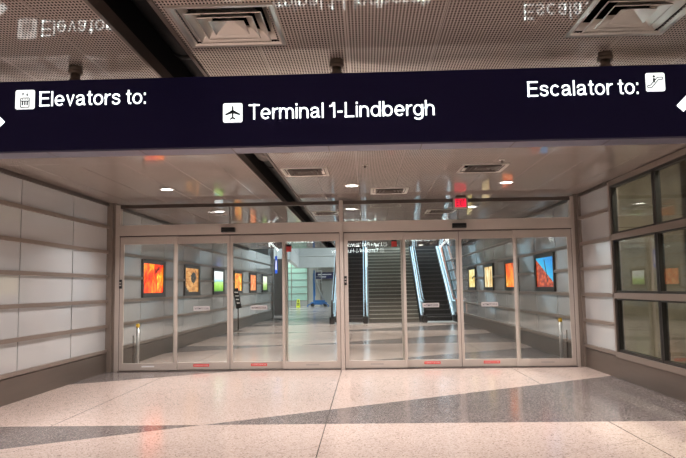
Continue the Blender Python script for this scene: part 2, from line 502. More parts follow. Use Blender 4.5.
struct(pl.build('ceiling_void', DUCTM), 'dark void above the ceiling')
tr = MB()
tr.box(SLOT[0] - .015, SLOT[0] + .012, BACK, HALL_END - .08, C - .012, C + .09)
tr.box(SLOT[1] - .012, SLOT[1] + .015, BACK, HALL_END - .08, C - .012, C + .05)
struct(tr.build('trim_1', pbr('slot_edge', (.13, .10, .085), .4, .2)), 'brown metal edge of the ceiling slot')

def clad_wall(name, X, out, segs, z1=C):
    """glass cladding with open seams; segs = list of (y0,y1) panel runs, out = +1 when the room is on +X"""
    mb = MB()
    bx = sorted((X - out * 0.12, X - out * 0.02))
    mb.box(bx[0], bx[1], segs[0][0], segs[-1][1], 0, z1, 1)
    zs = [0.41] + RAILS[::-1] + [z1]
    rows = sorted(set([0.38] + [r - 0.03 for r in RAILS] + [z1]))
    px = sorted((X - out * 0.02, X))
    for y0, y1 in segs:
        for a, b in zip(rows, rows[1:]):
            if b - a < .1: continue
            mb.box(px[0], px[1], y0 + .013, y1 - .013, a, b, 0)
    return struct(mb.build(name, [PANEL, SEAM]))
M_ = 1.671
ls = [(9.1326 + M_ * k, 9.1326 + M_ * (k + 1)) for k in range(-9, 15)]
clad_wall('wall_left', XL, 1, ls)['label'] = 'left wall of pale glass panels and metal rails'
rs1 = [(10.745, 12.30)]
clad_wall('wall_right', XR, -1, rs1)['label'] = 'narrow run of pale glass panels beside the windows'
rs2 = [(12.38, 14.0)] + [(14.0 + M_ * k, 14.0 + M_ * (k + 1)) for k in range(0, 8)]
clad_wall('wall_right', XR, -1, rs2)['label'] = 'right corridor wall of pale glass panels beyond the doors'
rs3 = [(rs2[-1][1] + M_ * k, rs2[-1][1] + M_ * (k + 1)) for k in range(0, 9)]
clad_wall('wall_right', XR, -1, rs3, 6.0)['label'] = 'tall glass wall beside the right escalator'

BOX_L = [14.145, 17.487, 20.829, 24.171, 27.513, 30.855]       # bays that hold a lightbox
BOX_R = [14.0, 17.342, 20.684, 24.026]
def rails(name, X, out, y0, y1, label, bays=()):
    mb = MB()
    for z in RAILS:
        a = sorted((X, X + out * 0.045))
        cuts = [y0]
        if z == 1.810:
            for b in bays: cuts += [b + .02, b + M_ - .02]
        cuts.append(y1)
        for c, d in zip(cuts[::2], cuts[1::2]): mb.box(a[0], a[1], c, d, z - 0.060, z)
    return struct(mb.build(name, RAIL, bevel=0.004), label)
rails('trim_2', XL, 1, BACK, 34.2, 'horizontal metal rails of the left wall', BOX_L)
rails('trim_3', XR, -1, 10.745, 12.30, 'short metal rails beside the windows')
rails('trim_4', XR, -1, 12.38, 42.4, 'horizontal metal rails of the right corridor wall', BOX_R)
for nm, X, out, y0, y1 in (('baseboard_left', XL, 1, BACK, 34.2), ('baseboard_right', XR, -1, BACK, 42.4)):
    mb = MB(); a = sorted((X - out * .12, X + out * 0.03)); mb.box(a[0], a[1], y0, y1, 0, 0.345); struct(mb.build(nm, BASEB), 'tall brown brushed metal baseboard')
mb = MB()
for X, out, y0, y1 in ((XL, 1, BACK, 27.3), (XR, -1, 10.77, 27.3)):
    a = sorted((X, X + out * .03)); mb.box(a[0], a[1], y0, y1, C - .035, C)
    a = sorted((X, X + out * .05)); mb.box(a[0], a[1], y0, y1, C - .06, C - .045)
struct(mb.build('trim_5', DARKTRIM), 'dark shadow trim where wall meets ceiling')
mb = MB(); mb.box(XL - .3, XR + .3, BACK - .2, BACK, 0, C + .6); struct(mb.build('wall_back', GREYW), 'plain wall behind the viewer')

# corner posts against the door wall
mb = MB()
mb.box(XL, XL + .10, D - .10, D + .02, 0, C); mb.box(XL + .10, XL + .155, D - .04, D + .02, 0, C)
struct(mb.build('trim_6', RAIL, bevel=.004), 'stepped metal corner post left of the doors')
mb = MB()
mb.box(XR - .05, XR, D - .10, D + .02, 0, C); mb.box(XR - .115, XR - .05, D - .04, D + .02, 0, C)
struct(mb.build('trim_7', RAIL, bevel=.004), 'stepped metal corner post right of the doors')

# ------------------------------------------------------------------ windows on the right
ycuts = [10.704, 9.122, 7.541, 5.96, 4.379, 2.798]
zrows = [(2.275, 3.09), (1.345, 2.225), (0.415, 1.285)]
mb = MB()
mb.box(XR - .03, XR + .10, BACK, 10.745, C - .095, C - .012); mb.box(XR - .045, XR + .10, BACK, 10.745, 2.20, 2.29)
mb.box(XR - .045, XR + .10, BACK, 10.745, 1.265, 1.355); mb.box(XR - .05, XR + .12, BACK, 10.745, 0.335, 0.42)
mb.box(XR - .045, XR + .10, 10.69, 10.765, .40, C - .03)
struct(mb.build('trim_8', RAIL, bevel=.004), 'champagne metal rails around the large windows')
mb = MB(); mb.box(XR, XR + .12, BACK, 2.8, .34, C); struct(mb.build('wall_right', PANEL), 'right wall behind the viewer')
n = 0
for i, (ya, yb) in enumerate(zip(ycuts, ycuts[1:])):
    for j, (z0, z1) in enumerate(zrows):
        n += 1
        y0, y1 = yb + .006, ya - .006 - (0.015 if i == 0 else 0)
        f = MB(); t = .045
        f.box(XR - .02, XR + .06, y0, y1, z0, z0 + t); f.box(XR - .02, XR + .06, y0, y1, z1 - t, z1)
        f.box(XR - .02, XR + .06, y0, y0 + t, z0 + t, z1 - t); f.box(XR - .02, XR + .06, y1 - t, y1, z0 + t, z1 - t)
        wo = struct(f.build('window_%d' % n, WINF), 'black framed window, %s row, %s from the door end' % (('top', 'middle', 'bottom')[j], ('first', 'second', 'third', 'fourth', 'fifth')[i]))
        g = MB(); g.box(XR + .012, XR + .022, y0 + t - .005, y1 - t + .005, z0 + t - .005, z1 - t + .005)
        g.build('window_pane', WGLASS, wo)
# outside: concrete retaining wall in a narrow light well
mb = MB(); mb.box(6.1, 6.4, BACK, D, -.1, 5.2)
mb.box(5.75, 6.1, 11.2, 11.75, -.1, 5.2)
mb.box(5.8, 6.1, 6.5, 7.1, -.1, 5.2)
struct(mb.build('wall_outside', CONC), 'stained concrete wall outside the windows')
mb = MB(); mb.box(XR + .12, 6.4, D - .15, D + .1, -.1, 5.2); mb.box(XR + .12, 6.4, BACK, BACK + .2, -.1, 5.2); mb.box(XR + .12, 6.4, BACK, D, 5.1, 5.3)
struct(mb.build('wall_outside_end', CONC), 'concrete end of the light well')

# ------------------------------------------------------------------ the two automatic door units
FR0, FR1 = D - .06, D + .08
def door_unit(idx, xs, post_l, post_r, side):
    """xs = six stile centres x0..x4 (jamb, mullion, meeting, mullion, jamb); fixed sidelites outside, two sliding leaves inside"""
    x0, x1, x2, x3, x4 = xs
    root = thing('door_%d' % idx, ((x0 + x4) / 2, D, 0)); struct(root, '%s automatic sliding glass door unit with header and transom' % side)
    Lc = root.location
    for a, b, f in ((x0 - post_l, x0, FR0), (x4, x4 + post_r, D - .135 if idx == 1 else FR0)):
        j = MB(); j.box(a, b, f, FR1, 0, C - .04); j.build('jamb', FRAME, root, Lc, bevel=.005)
    ws = MB()  # dark strips stand in for the shaded gaps between leaves, jambs and header
    ws.box(x0, x4, D - .075, D + .06, 2.527, 2.545); ws.box(x0 + .001, x0 + .010, D - .054, D - .01, .02, 2.53); ws.box(x4 - .010, x4 - .001, D - .054, D - .01, .02, 2.53)
    ws.box(x2 - .0045, x2 + .0045, D + .008, D + .054, .02, 2.53); ws.box(x1 - .004, x1 + .004, D - .007, D + .009, .02, 2.53); ws.box(x3 - .004, x3 + .004, D - .007, D + .009, .02, 2.53)
    ws.build('gap_shade', DARKTRIM, root, Lc)
    h = MB(); h.box(x0, x4, D - .11, D + .11, 2.545, 2.742); h.box(x0, x4, D - .115, D - .11, 2.725, 2.742)
    h.build('header', FRAME, root, Lc, bevel=.006)
    hd = MB(); hd.box(x0, x4, D - .045, D + .045, C - .105, C - .038); hd.build('transom_head', DARKTRIM, root, Lc)
    g = MB(); g.box(x0 + .002, x4 - .002, D - .006, D + .006, 2.743, C - .106)
    tg = g.build('transom_glass', GLASS, root, Lc)
    q = MB(); q.box(x2 - .008, x2 + .008, D - .012, D + .012, 2.743, C - .106); q.build('glass_joint', DARKTRIM, tg, Lc)
    s = MB(); s.box(x2 - .13, x2 + .13, D - .20, D - .112, 2.575, 2.665); s.box(x2 - .12, x2 + .12, D - .215, D - .20, 2.585, 2.62)
    s.build('motion_sensor', BLACK, root, Lc, bevel=.012)
    k = MB(); k.box(x0 + .005, x0 + .055, D - .085, D - .055, 1.55, 1.72); k_ = k.build('control_switch', BLACK, root, Lc, bevel=.004)
    k2 = MB(); k2.box(x0 + .012, x0 + .048, D - .089, D - .084, 1.60, 1.625); k2.box(x0 + .012, x0 + .048, D - .089, D - .084, 1.65, 1.675)
    k2.build('switch_button', GREYS, k_, Lc)
    th = MB(); th.box(x0, x4, D - .10, D + .14, 0, .014); th.build('threshold', DARKTRIM, root, Lc)
    def leaf(name, xa, xb, yc, wl, wr, sticker, decal):
        t = .022
        m = MB()
        m.box(xa, xa + wl, yc - t, yc + t, .02, 2.525); m.box(xb - wr, xb, yc - t, yc + t, .02, 2.525)
        m.box(xa + wl, xb - wr, yc - t, yc + t, 2.385, 2.525); m.box(xa + wl, xb - wr, yc - t, yc + t, .02, .152)
        lf = m.build(name, FRAME, root, Lc, bevel=.003)
        gl = MB(); gl.box(xa + wl - .004, xb - wr + .004, yc - .005, yc + .005, .148, 2.389)
        o = gl.build('glass_pane', GLASS, lf)
        subs = [o]
        xm = (xa + xb) / 2
        if sticker == 'red':
            r = MB(); r.box(xm - .15, xm + .15, yc - t - .002, yc - t, .070, .120); subs.append(r.build('push_sticker', REDS, lf))
            subs.append(put_text('sticker_lettering', WHITES, lf, 'IN EMERGENCY PUSH TO OPEN', xm, yc - t - .004, .086, .26, .02, anchor='mid'))
            subs[-2]['label'] = 'red emergency sticker'
        else:
            r = MB(); r.box(xm - .11, xm + .13, yc - t - .002, yc - t, .078, .106); subs.append(r.build('maker_plate', GREYS if sticker == 'grey' else WHITES, lf))
        if decal:
            r = MB(); r.box(xm - .155, xm + .155, yc - .008, yc - .0055, 1.115, 1.195); subs.append(r.build('door_decal', DECAL, lf, bevel=.001))
            subs.append(put_text('decal_lettering', INK, lf, 'AUTOMATIC DOOR', xm, yc - .010, 1.137, .27, .036, anchor='mid', bold=.02))
            subs[-2]['label'] = 'white warning decal'
        for s_ in subs:
            for v in s_.data.vertices: v.co -= Vector(Lc)
        return lf
    yf, ys = D - .03, D + .032
    leaf('sidelite', x0, x1 + .045, yf, .08, .05, 'white' if idx == 1 else 'grey', False)
    leaf('sliding_leaf', x1 - .045, x2 - .004, ys, .05, .05, 'red', True)
    leaf('sliding_leaf', x2 + .004, x3 + .045, ys, .05, .05, 'red', True)
    leaf('sidelite', x3 - .045, x4, yf, .05, .08, 'grey', False)
    return root
d1 = door_unit(1, (-4.66, -3.60, -2.565, -1.52, -0.475), .085, .065, 'left')
d2 = door_unit(2, (-0.405, 0.71, 1.757, 2.80, 3.84), .005, .065, 'right')

# small red squares stuck on the inside of the fixed glass
for x, z, lab in ((0.545, 2.31, 'small red square sticker high on the glass right of the centre post'), (-1.44, 2.25, 'small red square sticker high on the glass beside the third door stile')):
    t = thing('red_sticker', (x, D - .03 + .0055, z), lab, 'sticker')
    m = MB(); m.box(-.05, .05, 0, .002, -.055, .045); m.build('sticker_face', REDS, t)
    m = MB(); m.box(-.05, .05, 0, .002, .045, .08); m.build('sticker_band', BLACK, t)

# ================================================================== TALL HALL BEYOND
mb = MB(); mb.box(-11, 7.5, FAR, FAR + .3, 0, 7); struct(mb.build('wall_far', GREYW), 'grey far wall of the tall hall')
mb = MB()
mb.box(-9, -5.05, FAR - .05, FAR, .45, 3.6, 0)
for z in (.45, 1.05, 1.65, 2.25, 2.85, 3.3): mb.box(-9, -5.05, FAR - .08, FAR - .05, z - .03, z + .03, 1)
for x in (-7.9, -6.45, -5.05): mb.box(x - .03, x + .03, FAR - .085, FAR - .05, 0, 3.6, 1)
mb.box(-9, -5.05, FAR - .07, FAR, 0, .45, 2)
struct(mb.build('wall_far_cladding', [GREENW, RAIL, GREYW]), 'green tinted glass cladding at the end of the hall')
mb = MB(); mb.box(-11.3, -11, 27, FAR, 0, 7); struct(mb.build('wall_side', GREYW), 'side wall of the tall hall')
mb = MB(); mb.box(-11, XL - .12, 33.9, 34.2, 0, 7); mb.box(XL - .12, XR + .3, HALL_END, HALL_END + .2, C + .7, 7); mb.box(XR, 7.5, 42.4, 42.7, 0, 7); mb.box(7.2, 7.5, 42.4, FAR, 0, 7)
struct(mb.build('wall_return', WHITEW), 'return walls around the tall hall')
mb = MB(); mb.box(-11.3, 7.5, HALL_END, FAR + .3, 7, 7.2); struct(mb.build('ceiling', WHITEW), 'high white ceiling of the tall hall')
# white bulkhead in three runs with a shadow line
def bulk(p, q, z0, z1):
    (ax, ay), (bx, by) = p, q
    d = Vector((bx - ax, by - ay, 0)).normalized(); n_ = Vector((-d.y, d.x, 0)) * .3
    return [(ax, ay), (bx, by), (bx + n_.x, by + n_.y), (ax + n_.x, ay + n_.y)]
mb = MB()
for p, q in (((-11, 39.2), (-4.5, 39.2)), ((-4.5, 39.2), (-5.55, 55.0)), ((-5.55, 55.0), (0.2, 55.0))):
    o = bulk(p, q, 0, 0)
    mb.prism(o, 'z', 3.25, 4.15); mb.prism(o, 'z', 4.19, 7.0)
struct(mb.build('wall_bulkhead', WHITEW), 'white bulkhead of the tall hall with a shadow line')
mb = MB(); mb.box(-5.45, -4.62, 38.2, 39.1, 0, 3.25); struct(mb.build('column', BROWNC), 'dark column under the white bulkhead')
mb = MB(); mb.box(XL - .12, XL + .09, 34.2, 34.32, 0, C + .4); struct(mb.build('trim_9', STEEL), 'bright metal end post of the left corridor wall')
# far door
dr = thing('door_3', (-3.3, FAR, 0)); struct(dr, 'grey far door at the end of the hall')
m = MB(); m.box(-.62, -.56, -.08, 0, 0, 2.25); m.box(.56, .62, -.08, 0, 0, 2.25); m.box(-.56, .56, -.08, 0, 2.18, 2.25); m.build('door_frame', DARKTRIM, dr)
m = MB(); m.box(-.55, .55, -.05, 0, .01, 2.17); m.build('door_leaf', LIFTG, dr)
m = MB(); m.box(-.45, -.42, -.11, -.05, .95, 1.25); m.build('door_handle', BLACK, dr)

# ------------------------------------------------------------------ staircase between the escalators
A30 = math.tan(math.radians(30))
SX0, SX1, SY = 0.13, 2.30, 28.7
mb = MB()
for k in range(30):
    y = SY + k * .29; z = k * .167
    mb.box(SX0, SX1, y, y + .30, 0 if k < 1 else z - .03, z + .167, 0)
    mb.box(SX0 + .01, SX1 - .01, y - .012, y + .035, z + .140, z + .172, 1)
mb.prism([(SY + .29, 0), (SY + 30 * .29, 0), (SY + 30 * .29, 29 * .167), (SY + .29, .1)], 'x', SX0 + .01, SX1 - .01)
st = struct(mb.build('staircase', [STAIRM, NOSE]), 'wide stone staircase with pale step edges between the two escalators')
mb = MB(); mb.box(-2.5, 4.0, 37.5, 37.7, 5.0, 7.0); struct(mb.build('wall_stair_top', WHITEW), 'wall above the top of the stairs')

# ------------------------------------------------------------------ escalators
def escalator(x0, x1, y0, label, warm=False):
    root = thing('escalator', ((x0 + x1) / 2, y0, 0), label, 'escalator')
    L_ = (root.location.x, y0, 0)
    top = 5.3; run = top / A30
    # truss body
    b = MB(); b.prism([(y0 - .9, 0), (y0 + run, 0), (y0 + run, top - .35), (y0 + .7, .02)], 'x', x0 + .16, x1 - .16); b.build('truss', STEPM, root, L_)
    cb = MB(); cb.box(x0 + .15, x1 - .15, y0 - 1.3, y0 + .02, 0, .012); cb.build('comb_plate', STEEL, root, L_)
    sx0, sx1 = x0 + .17, x1 - .17
    # risers
    for k in range(26):
        y = y0 + .05 + k * .346; z = max(0, (k - .6) * .2)
        s = MB(); s.box(sx0, sx1, y, y + .36, max(0.0, z - .06), z + .2, 0)
        s.box(sx0, sx1, y - .006, y + .03, z + .165, z + .203, 1)
        s.build('step', [STEPM, STEPE], root, L_)
    for side, (xa, xb) in enumerate(((x0, x0 + .17), (x1 - .17, x1))):
        xc = (xa + xb) / 2
        sk = MB()
        sk.prism([(y0 - .95, 0), (y0 + .35, 0), (y0 + run, top - .6), (y0 + run, top + .22), (y0 + .12, .26), (y0 - .95, .26)], 'x', xa + .01, xb - .01)
        bal = sk.build('balustrade', STEEL, root, L_)
        gl = MB()
        arc = [(y0 - .62 + .42 * math.cos(t), .58 + .36 * math.sin(t)) for t in [math.pi * (1.5 - i / 8.0) for i in range(9)]]
        gl.prism([(y0 + .12, .24), (y0 + run, top + .20)] + [(y0 + run, top + .96), (y0 + .05, .94)] + arc[::-1], 'x', xc - .012, xc + .012)
        gg = gl.build('balustrade_panel', BALGLASS, bal)
        lt = MB()
        for dx in (-.05, .05):
            lt.tube([(xc + dx, y0 - .5, .885), (xc + dx, y0 + .08, .89), (xc + dx, y0 + run, top + .90)], .016, 6)
        for dx in (-.07, .07):
            lt.tube([(xc + dx, y0 - .5, .275), (xc + dx, y0 + .12, .28), (xc + dx, y0 + run, top + .24)], .012, 6)
        lg = lt.build('balustrade_lamp', BALLIT, bal)
        hr = MB()
        pts = [(xc, y0 + run, top + 1.0), (xc, y0 + .3, 1.10), (xc, y0 + .05, .985), (xc, y0 - .2, .96)]
        for i in range(9):
            t = math.pi * (.5 + i / 8.0); pts.append((xc, y0 - .62 + .45 * math.cos(t), .57 + .39 * math.sin(t)))
        hr.tube(pts, .042, 10)
        hh = hr.build('handrail', COPPER if (warm and side == 1) else RUBBER, bal)
        nb = MB(); nb.box(xa - .02, xb + .02, y0 - 1.12, y0 - .35, 0, .30); nb.box(xc - .05, xc + .05, y0 - 1.0, y0 - .5, .3, .42)
        nw = nb.build('newel_base', BLACK, bal, bevel=.03)
        for o in (gg, lg, hh, nw):
            for v in o.data.vertices: v.co -= Vector(L_)
    return root
escalator(-1.52, 0.05, 28.6, 'escalator left of the stone stairs, partly behind the centre door post')
escalator(2.38, 3.92, 28.9, 'escalator right of the stone stairs, running up beside the glass wall', True)

# ================================================================== CEILING FITTINGS
def round_lamp(x, y, power, colr, label, group=None):
    t = thing('downlight', (x, y, C), label, 'ceiling light', group)
    m = MB(); n_ = 28
    for r0, r1, z0, z1 in ((.125, .118, 0, -.008), (.118, .098, -.008, -.008), (.098, .092, -.008, -.001)):
        for i in range(n_):
            a, b = 2 * math.pi * i / n_, 2 * math.pi * (i + 1) / n_
            m.face([(r0 * math.cos(a), r0 * math.sin(a), z0), (r0 * math.cos(b), r0 * math.sin(b), z0), (r1 * math.cos(b), r1 * math.sin(b), z1), (r1 * math.cos(a), r1 * math.sin(a), z1)])
    m.build('trim_ring', CANTRIM, t)
    m = MB(); m.cyl((0, 0, -.004), (0, 0, -.0005), .094, n_); m.build('lamp_disc', CANLIT, t)
    ld = bpy.data.lights.new('downlight_beam', 'AREA'); ld.shape = 'DISK'; ld.size = .18; ld.energy = power; ld.color = colr; ld.spread = math.radians(128)
    lo = bpy.data.objects.new('downlight_beam', ld); col.objects.link(lo); lo.parent = t; lo.location = (0, 0, -.012)
    return t
LX = (-3.28, -0.20, 2.33)
nmx = ('left', 'middle', 'right')
pos = ('near the left wall', 'above the centre post', 'above the right doors')
for i, x in enumerate(LX):
    round_lamp(x, 10.70, P_NEAR, C_NEAR, 'round white downlight in front of the transom, %s' % pos[i])
    for y in (7.3, 2.3, -0.8, -3.9):
        round_lamp(x, y, P_NEAR * (1.0 if y > 3 else .55), C_NEAR, 'round downlight hidden from view above or behind the navy sign', 'hidden downlights of the front hall')
for i, x in enumerate((-3.11, -0.30, 2.26)):
    round_lamp(x, 13.90, P_HALL, C_HALL, 'round white downlight seen through the transom glass, %s' % pos[i])
    for y in (18.5, 22.5, 26.5):
        round_lamp(x, y, P_HALL, C_HALL, 'round downlight in the corridor ceiling hidden behind the door header', 'hidden downlights of the corridor')

def diffuser(x, y, label, dark=False):
    t = thing('air_diffuser', (x, y, C), label, 'ceiling vent')
    def ring(m, o, i, zo, zi):
        for k in range(4):
            a = [(o, o), (-o, o), (-o, -o), (o, -o)]; b = [(i, i), (-i, i), (-i, -i), (i, -i)]
            p, q = a[k], a[(k + 1) % 4]; r, s = b[(k + 1) % 4], b[k]
            m.face([(*p, zo), (*q, zo), (*r, zi), (*s, zi)])
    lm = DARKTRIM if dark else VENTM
    m = MB(); ring(m, .325, .325, 0, -.014); ring(m, .325, .300, -.014, -.014); ring(m, .300, .232, -.014, .05); m.build('vent_flange', VENTM, t)
    for bo, to in ((.238, .170), (.176, .110)):
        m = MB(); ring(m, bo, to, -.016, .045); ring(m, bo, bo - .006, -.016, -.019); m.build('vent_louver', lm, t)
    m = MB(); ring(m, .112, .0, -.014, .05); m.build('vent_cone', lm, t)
    m = MB(); m.box(-.274, .274, -.274, .274, .30, .32)
    for a, b, c_, d in ((-.29, -.274, -.29, .29), (.274, .29, -.29, .29), (-.274, .274, -.29, -.274), (-.274, .274, .274, .29)): m.box(a, b, c_, d, .002, .32)
    m.build('vent_plenum', DUCTM, t)
    return t
VL = ['square metal ceiling vent above the navy sign, beside the dark slot', 'square metal ceiling vent above the navy sign at upper right',
      'square ceiling vent behind the sign, next to the dark slot', 'square ceiling vent behind the sign, towards the EXIT sign',
      'square ceiling vent just in front of the transom, right of the centre post',
      'square ceiling vent seen through the transom next to the dark slot', 'square ceiling vent seen through the transom beside the EXIT sign']
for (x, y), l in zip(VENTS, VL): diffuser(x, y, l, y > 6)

# services in the slot
t = thing('air_duct', (-1.42, 10, C + .32), 'dark round duct running inside the ceiling slot', 'duct')
m = MB(); m.cyl((0, BACK - 10 + .3, 0), (0, HALL_END - 10.3, 0), .125, 24); m.build('duct_pipe', DUCTM, t)
for y in (-4.9, 0.0, 5.2, 10.0):
    m = MB(); m.cyl((0, y - .04, 0), (0, y + .04, 0), .135, 24); m.build('duct_collar', DUCTM, t)
m = MB(); m.cyl((0, -1.5, -.02), (0, -.7, -.02), .142, 24); m.build('duct_wrap', DUCTG, t)
m = MB(); m.cyl((.05, -2.6, -.06), (.05, -2.0, -.06), .085, 20); m.build('duct_wrap', DUCTG, t)
for x, y, lab in ((1.86, 8.75, 'small fire sprinkler head in the ceiling above the EXIT sign'), (0.02, 8.9, 'small fire sprinkler head in the ceiling above the centre post')):
    t = thing('sprinkler', (x, y, C), lab, 'sprinkler')
    m = MB(); m.cyl((0, 0, 0), (0, 0, -.008), .04, 16); m.build('escutcheon', VENTM, t)
    m = MB(); m.cyl((0, 0, -.008), (0, 0, -.04), .012, 10); m.cyl((0, 0, -.04), (0, 0, -.044), .022, 12); m.build('sprinkler_head', DARKTRIM, t)

# ------------------------------------------------------------------ EXIT sign
ex = thing('exit_sign', (1.79, D - .16, C), 'red lit EXIT sign hanging under the ceiling in front of the transom', 'exit sign')
m = MB(); m.box(-.135, .135, -.035, .035, -.245, -.035); m.build('housing', EXITB, ex, bevel=.008)
m = MB(); m.box(-.09, .09, -.03, .03, -.035, 0); m.build('canopy_mount', DARKTRIM, ex)
m = MB(); m.box(-.10, .10, -.038, -.0352, -.215, -.065); m.build('lit_face', EXITF, ex)
SW = 0.21
put_strokes('exit_lettering', EXITL, ex, 'EXIT', 0, -.0387, -.20, .155, .12, anchor='mid')
SW = 0.105

# ------------------------------------------------------------------ the navy overhead sign
SY0, SY1 = 4.62, 4.82
KS = 4.62 / 4.56
S0, S1 = -3.15, 2.78
ZB, ZT = 2.516, 3.052
sg = thing('overhead_sign', (-.185, (SY0 + SY1) / 2, ZB), 'long navy blue lit directional sign hanging from the ceiling', 'sign')
LS = tuple(sg.location)
m = MB(); m.box(S0, S1, SY0, SY1, ZB + .012, ZT); m.build('sign_cabinet', NAVY, sg, LS, bevel=.006)
m = MB(); m.box(S0, S1, SY0 + .004, SY1 - .004, ZB, ZB + .012)
m.build('bottom_rail', SIGNRIM, sg, LS)
for x in (-2.30, -1.62, -.95, -.25, .42, 1.08, 1.75):
    m = MB(); m.box(x - .004, x + .004, SY0 + .01, SY1 - .01, ZB - .0015, ZB); m.build('rail_joint', DARKTRIM, sg, LS)
for x in (-2.145, -.185, 1.777):
    m = MB(); m.cyl((x, 4.715, ZT), (x, 4.715, C - .055), .034, 20); m.cyl((x, 4.715, ZT), (x, 4.715, ZT + .03), .045, 20)
    m.cyl((x, 4.715, C - .055), (x, 4.715, C - .03), .054, 20); m.cyl((x, 4.715, C - .03), (x, 4.715, C), .05, 20)
    m.build('hanger_rod', HANG, sg, LS)
YF, YB = SY0 - .003, SY1 + .003
def icon(kind, xc, zc, s, back=False):
    xc *= KS; zc = 1.5 + (zc - 1.5) * KS; s *= KS
    y = YB if back else YF; sg_ = -1 if back else 1; dy = .001 if back else -.001
    m = MB(); r = s * .10; pts = []
    for cx, cz, a0 in ((1, 1, 0), (-1, 1, 90), (-1, -1, 180), (1, -1, 270)):
        for k in range(5):
            a = math.radians(a0 + k * 22.5)
            pts.append((xc + cx * (s / 2 - r) + r * math.cos(a), zc + cz * (s / 2 - r) + r * math.sin(a)))
    m.prism(pts, 'y', y, y + .003 * (-1 if back else 1))
    ic = m.build('lit_icon', ICONLIT, sg, LS)
    p = MB(); Y_ = y + dy
    def poly(q): p.face([(xc + sg_ * a * s, Y_, zc + b * s) for a, b in q])
    def bar(a, b, w_):
        a, b = Vector(a), Vector(b); d = (b - a).normalized(); n_ = Vector((-d.y, d.x)) * w_ / 2
        poly([a + n_, b + n_, b - n_, a - n_])
    if kind == 'plane':
        poly([(-.045, .05), (-.04, .30), (0, .38), (.04, .30), (.045, .05)])
        poly([(-.04, .14), (-.38, -.06), (-.38, -.14), (-.04, -.04), (.04, -.04), (.38, -.14), (.38, -.06), (.04, .14)])
        poly([(-.045, .0), (-.035, -.30), (.035, -.30), (.045, .0)])
        poly([(-.03, -.22), (-.14, -.30), (-.14, -.37), (0, -.31), (.14, -.37), (.14, -.30), (.03, -.22)])
    elif kind == 'lift':
        for a, b in (((-.22, -.40), (-.22, .08)), ((.22, -.40), (.22, .08)), ((-.22, .08), (.22, .08)), ((-.22, -.40), (.22, -.40)), ((-.22, -.08), (.22, -.08))): bar(a, b, .05)
        for x in (-.12, 0, .12): bar((x, -.09), (x, -.30), .075); bar((x, -.02), (x, .04), .05)
        bar((-.11, .16), (-.11, .34), .035); poly([(-.18, .27), (-.11, .38), (-.04, .27)])
        bar((.11, .20), (.11, .38), .035); poly([(.18, .27), (.11, .16), (.04, .27)])
    elif kind == 'escalator':
        out = [(-.40, -.30), (-.22, -.30), (.18, .14), (.38, .14), (.41, .20), (.38, .26), (.12, .26), (-.28, -.18), (-.40, -.18), (-.43, -.24)]
        for a, b in zip(out, out[1:] + out[:1]): bar(a, b, .05)
        bar((-.07, -.02), (-.07, .22), .11); poly([(-.07 + .07 * math.cos(t * .785), .31 + .07 * math.sin(t * .785)) for t in range(8)])
    elif kind == 'train':
        poly([(-.20, -.20), (-.22, .25), (-.12, .34), (.12, .34), (.22, .25), (.20, -.20)])
        bar((-.14, -.22), (-.24, -.38), .04); bar((.14, -.22), (.24, -.38), .04)
    o = p.build('pictogram', PICTO, ic)
    for v in o.data.vertices: v.co -= Vector(LS)
    if kind == 'train':
        q = MB(); Y2 = Y_ + dy
        for a, b, c_, d in ((-.15, -.02, .06, .24), (.02, .15, .06, .24), (-.15, -.07, -.12, -.05), (.07, .15, -.12, -.05)):
            q.face([(xc + sg_ * u * s, Y2, zc + v * s) for u, v in ((a, c_), (b, c_), (b, d), (a, d))])
        o = q.build('pictogram_window', ICONLIT, ic)
        for v in o.data.vertices: v.co -= Vector(LS)
def arrow(xc, zc, s, right, back=False):
    xc *= KS; zc = 1.5 + (zc - 1.5) * KS; s *= KS
    y = YB if back else YF
    m = MB()
    def U(a, b):      # 45 degree arrow pointing up and to +x (right) or -x
        return (xc + (a if right else -a) * s, y, zc + b * s)
    w_ = .105; k = w_ / math.sqrt(2) 
    m.face([U(-.5 - k, -.5 + k), U(-.5 + k, -.5 - k), U(.40, .40 - 2 * k), U(.40 - 2 * k, .40)])
    m.face([U(-.12, .5), U(.5, .5), U(.5, .5 - .19), U(-.12, .5 - .19)])
    m.face([U(.5, .5 - .19), U(.5, -.12), U(.5 - .19, -.12), U(.5 - .19, .5 - .19)])
    m.build('lit_arrow', LETTERB if back else LETTER, sg, LS)
def words(body, x, z, width, cap, back=False):
    global SW
    SW = .14 if back else .105
    put_strokes('lit_lettering', LETTERB if back else LETTER, sg, body, x * KS, YB if back else YF, 1.5 + (z - 1.5) * KS, width * KS, cap * KS, back, LS)
icon('lift', -2.440, 2.893, .142); words('Elevators to:', -2.333, 2.840, .778, .110)
icon('plane', -.927, 2.758, .140); words('Terminal 1-Lindbergh', -.812, 2.706, 1.322, .110)
words('Escalator to:', 1.166, 2.822, .772, .110); icon('escalator', 2.056, 2.904, .132)
arrow(-2.756, 2.86, .30, False); arrow(2.365, 2.86, .30, True)
# the side that faces the doors; seen mirrored in the door glass
arrow(2.37, 2.80, .30, True, True); icon('escalator', 2.06, 2.92, .13, True); words('Escalator to:', 1.95, 2.865, .77, .105, True)
words('Elevators to:', -1.56, 2.865, .78, .105, True); icon('lift', -2.44, 2.92, .14, True); arrow(-2.76, 2.80, .30, False, True)
icon('train', .60, 2.775, .125, True); words('Light Rail Transit', .50, 2.727, 1.10, .105, True)
icon('plane', .50, 2.60, .125, True); words('Terminal 2-Humphrey', .40, 2.552, 1.40, .105, True)

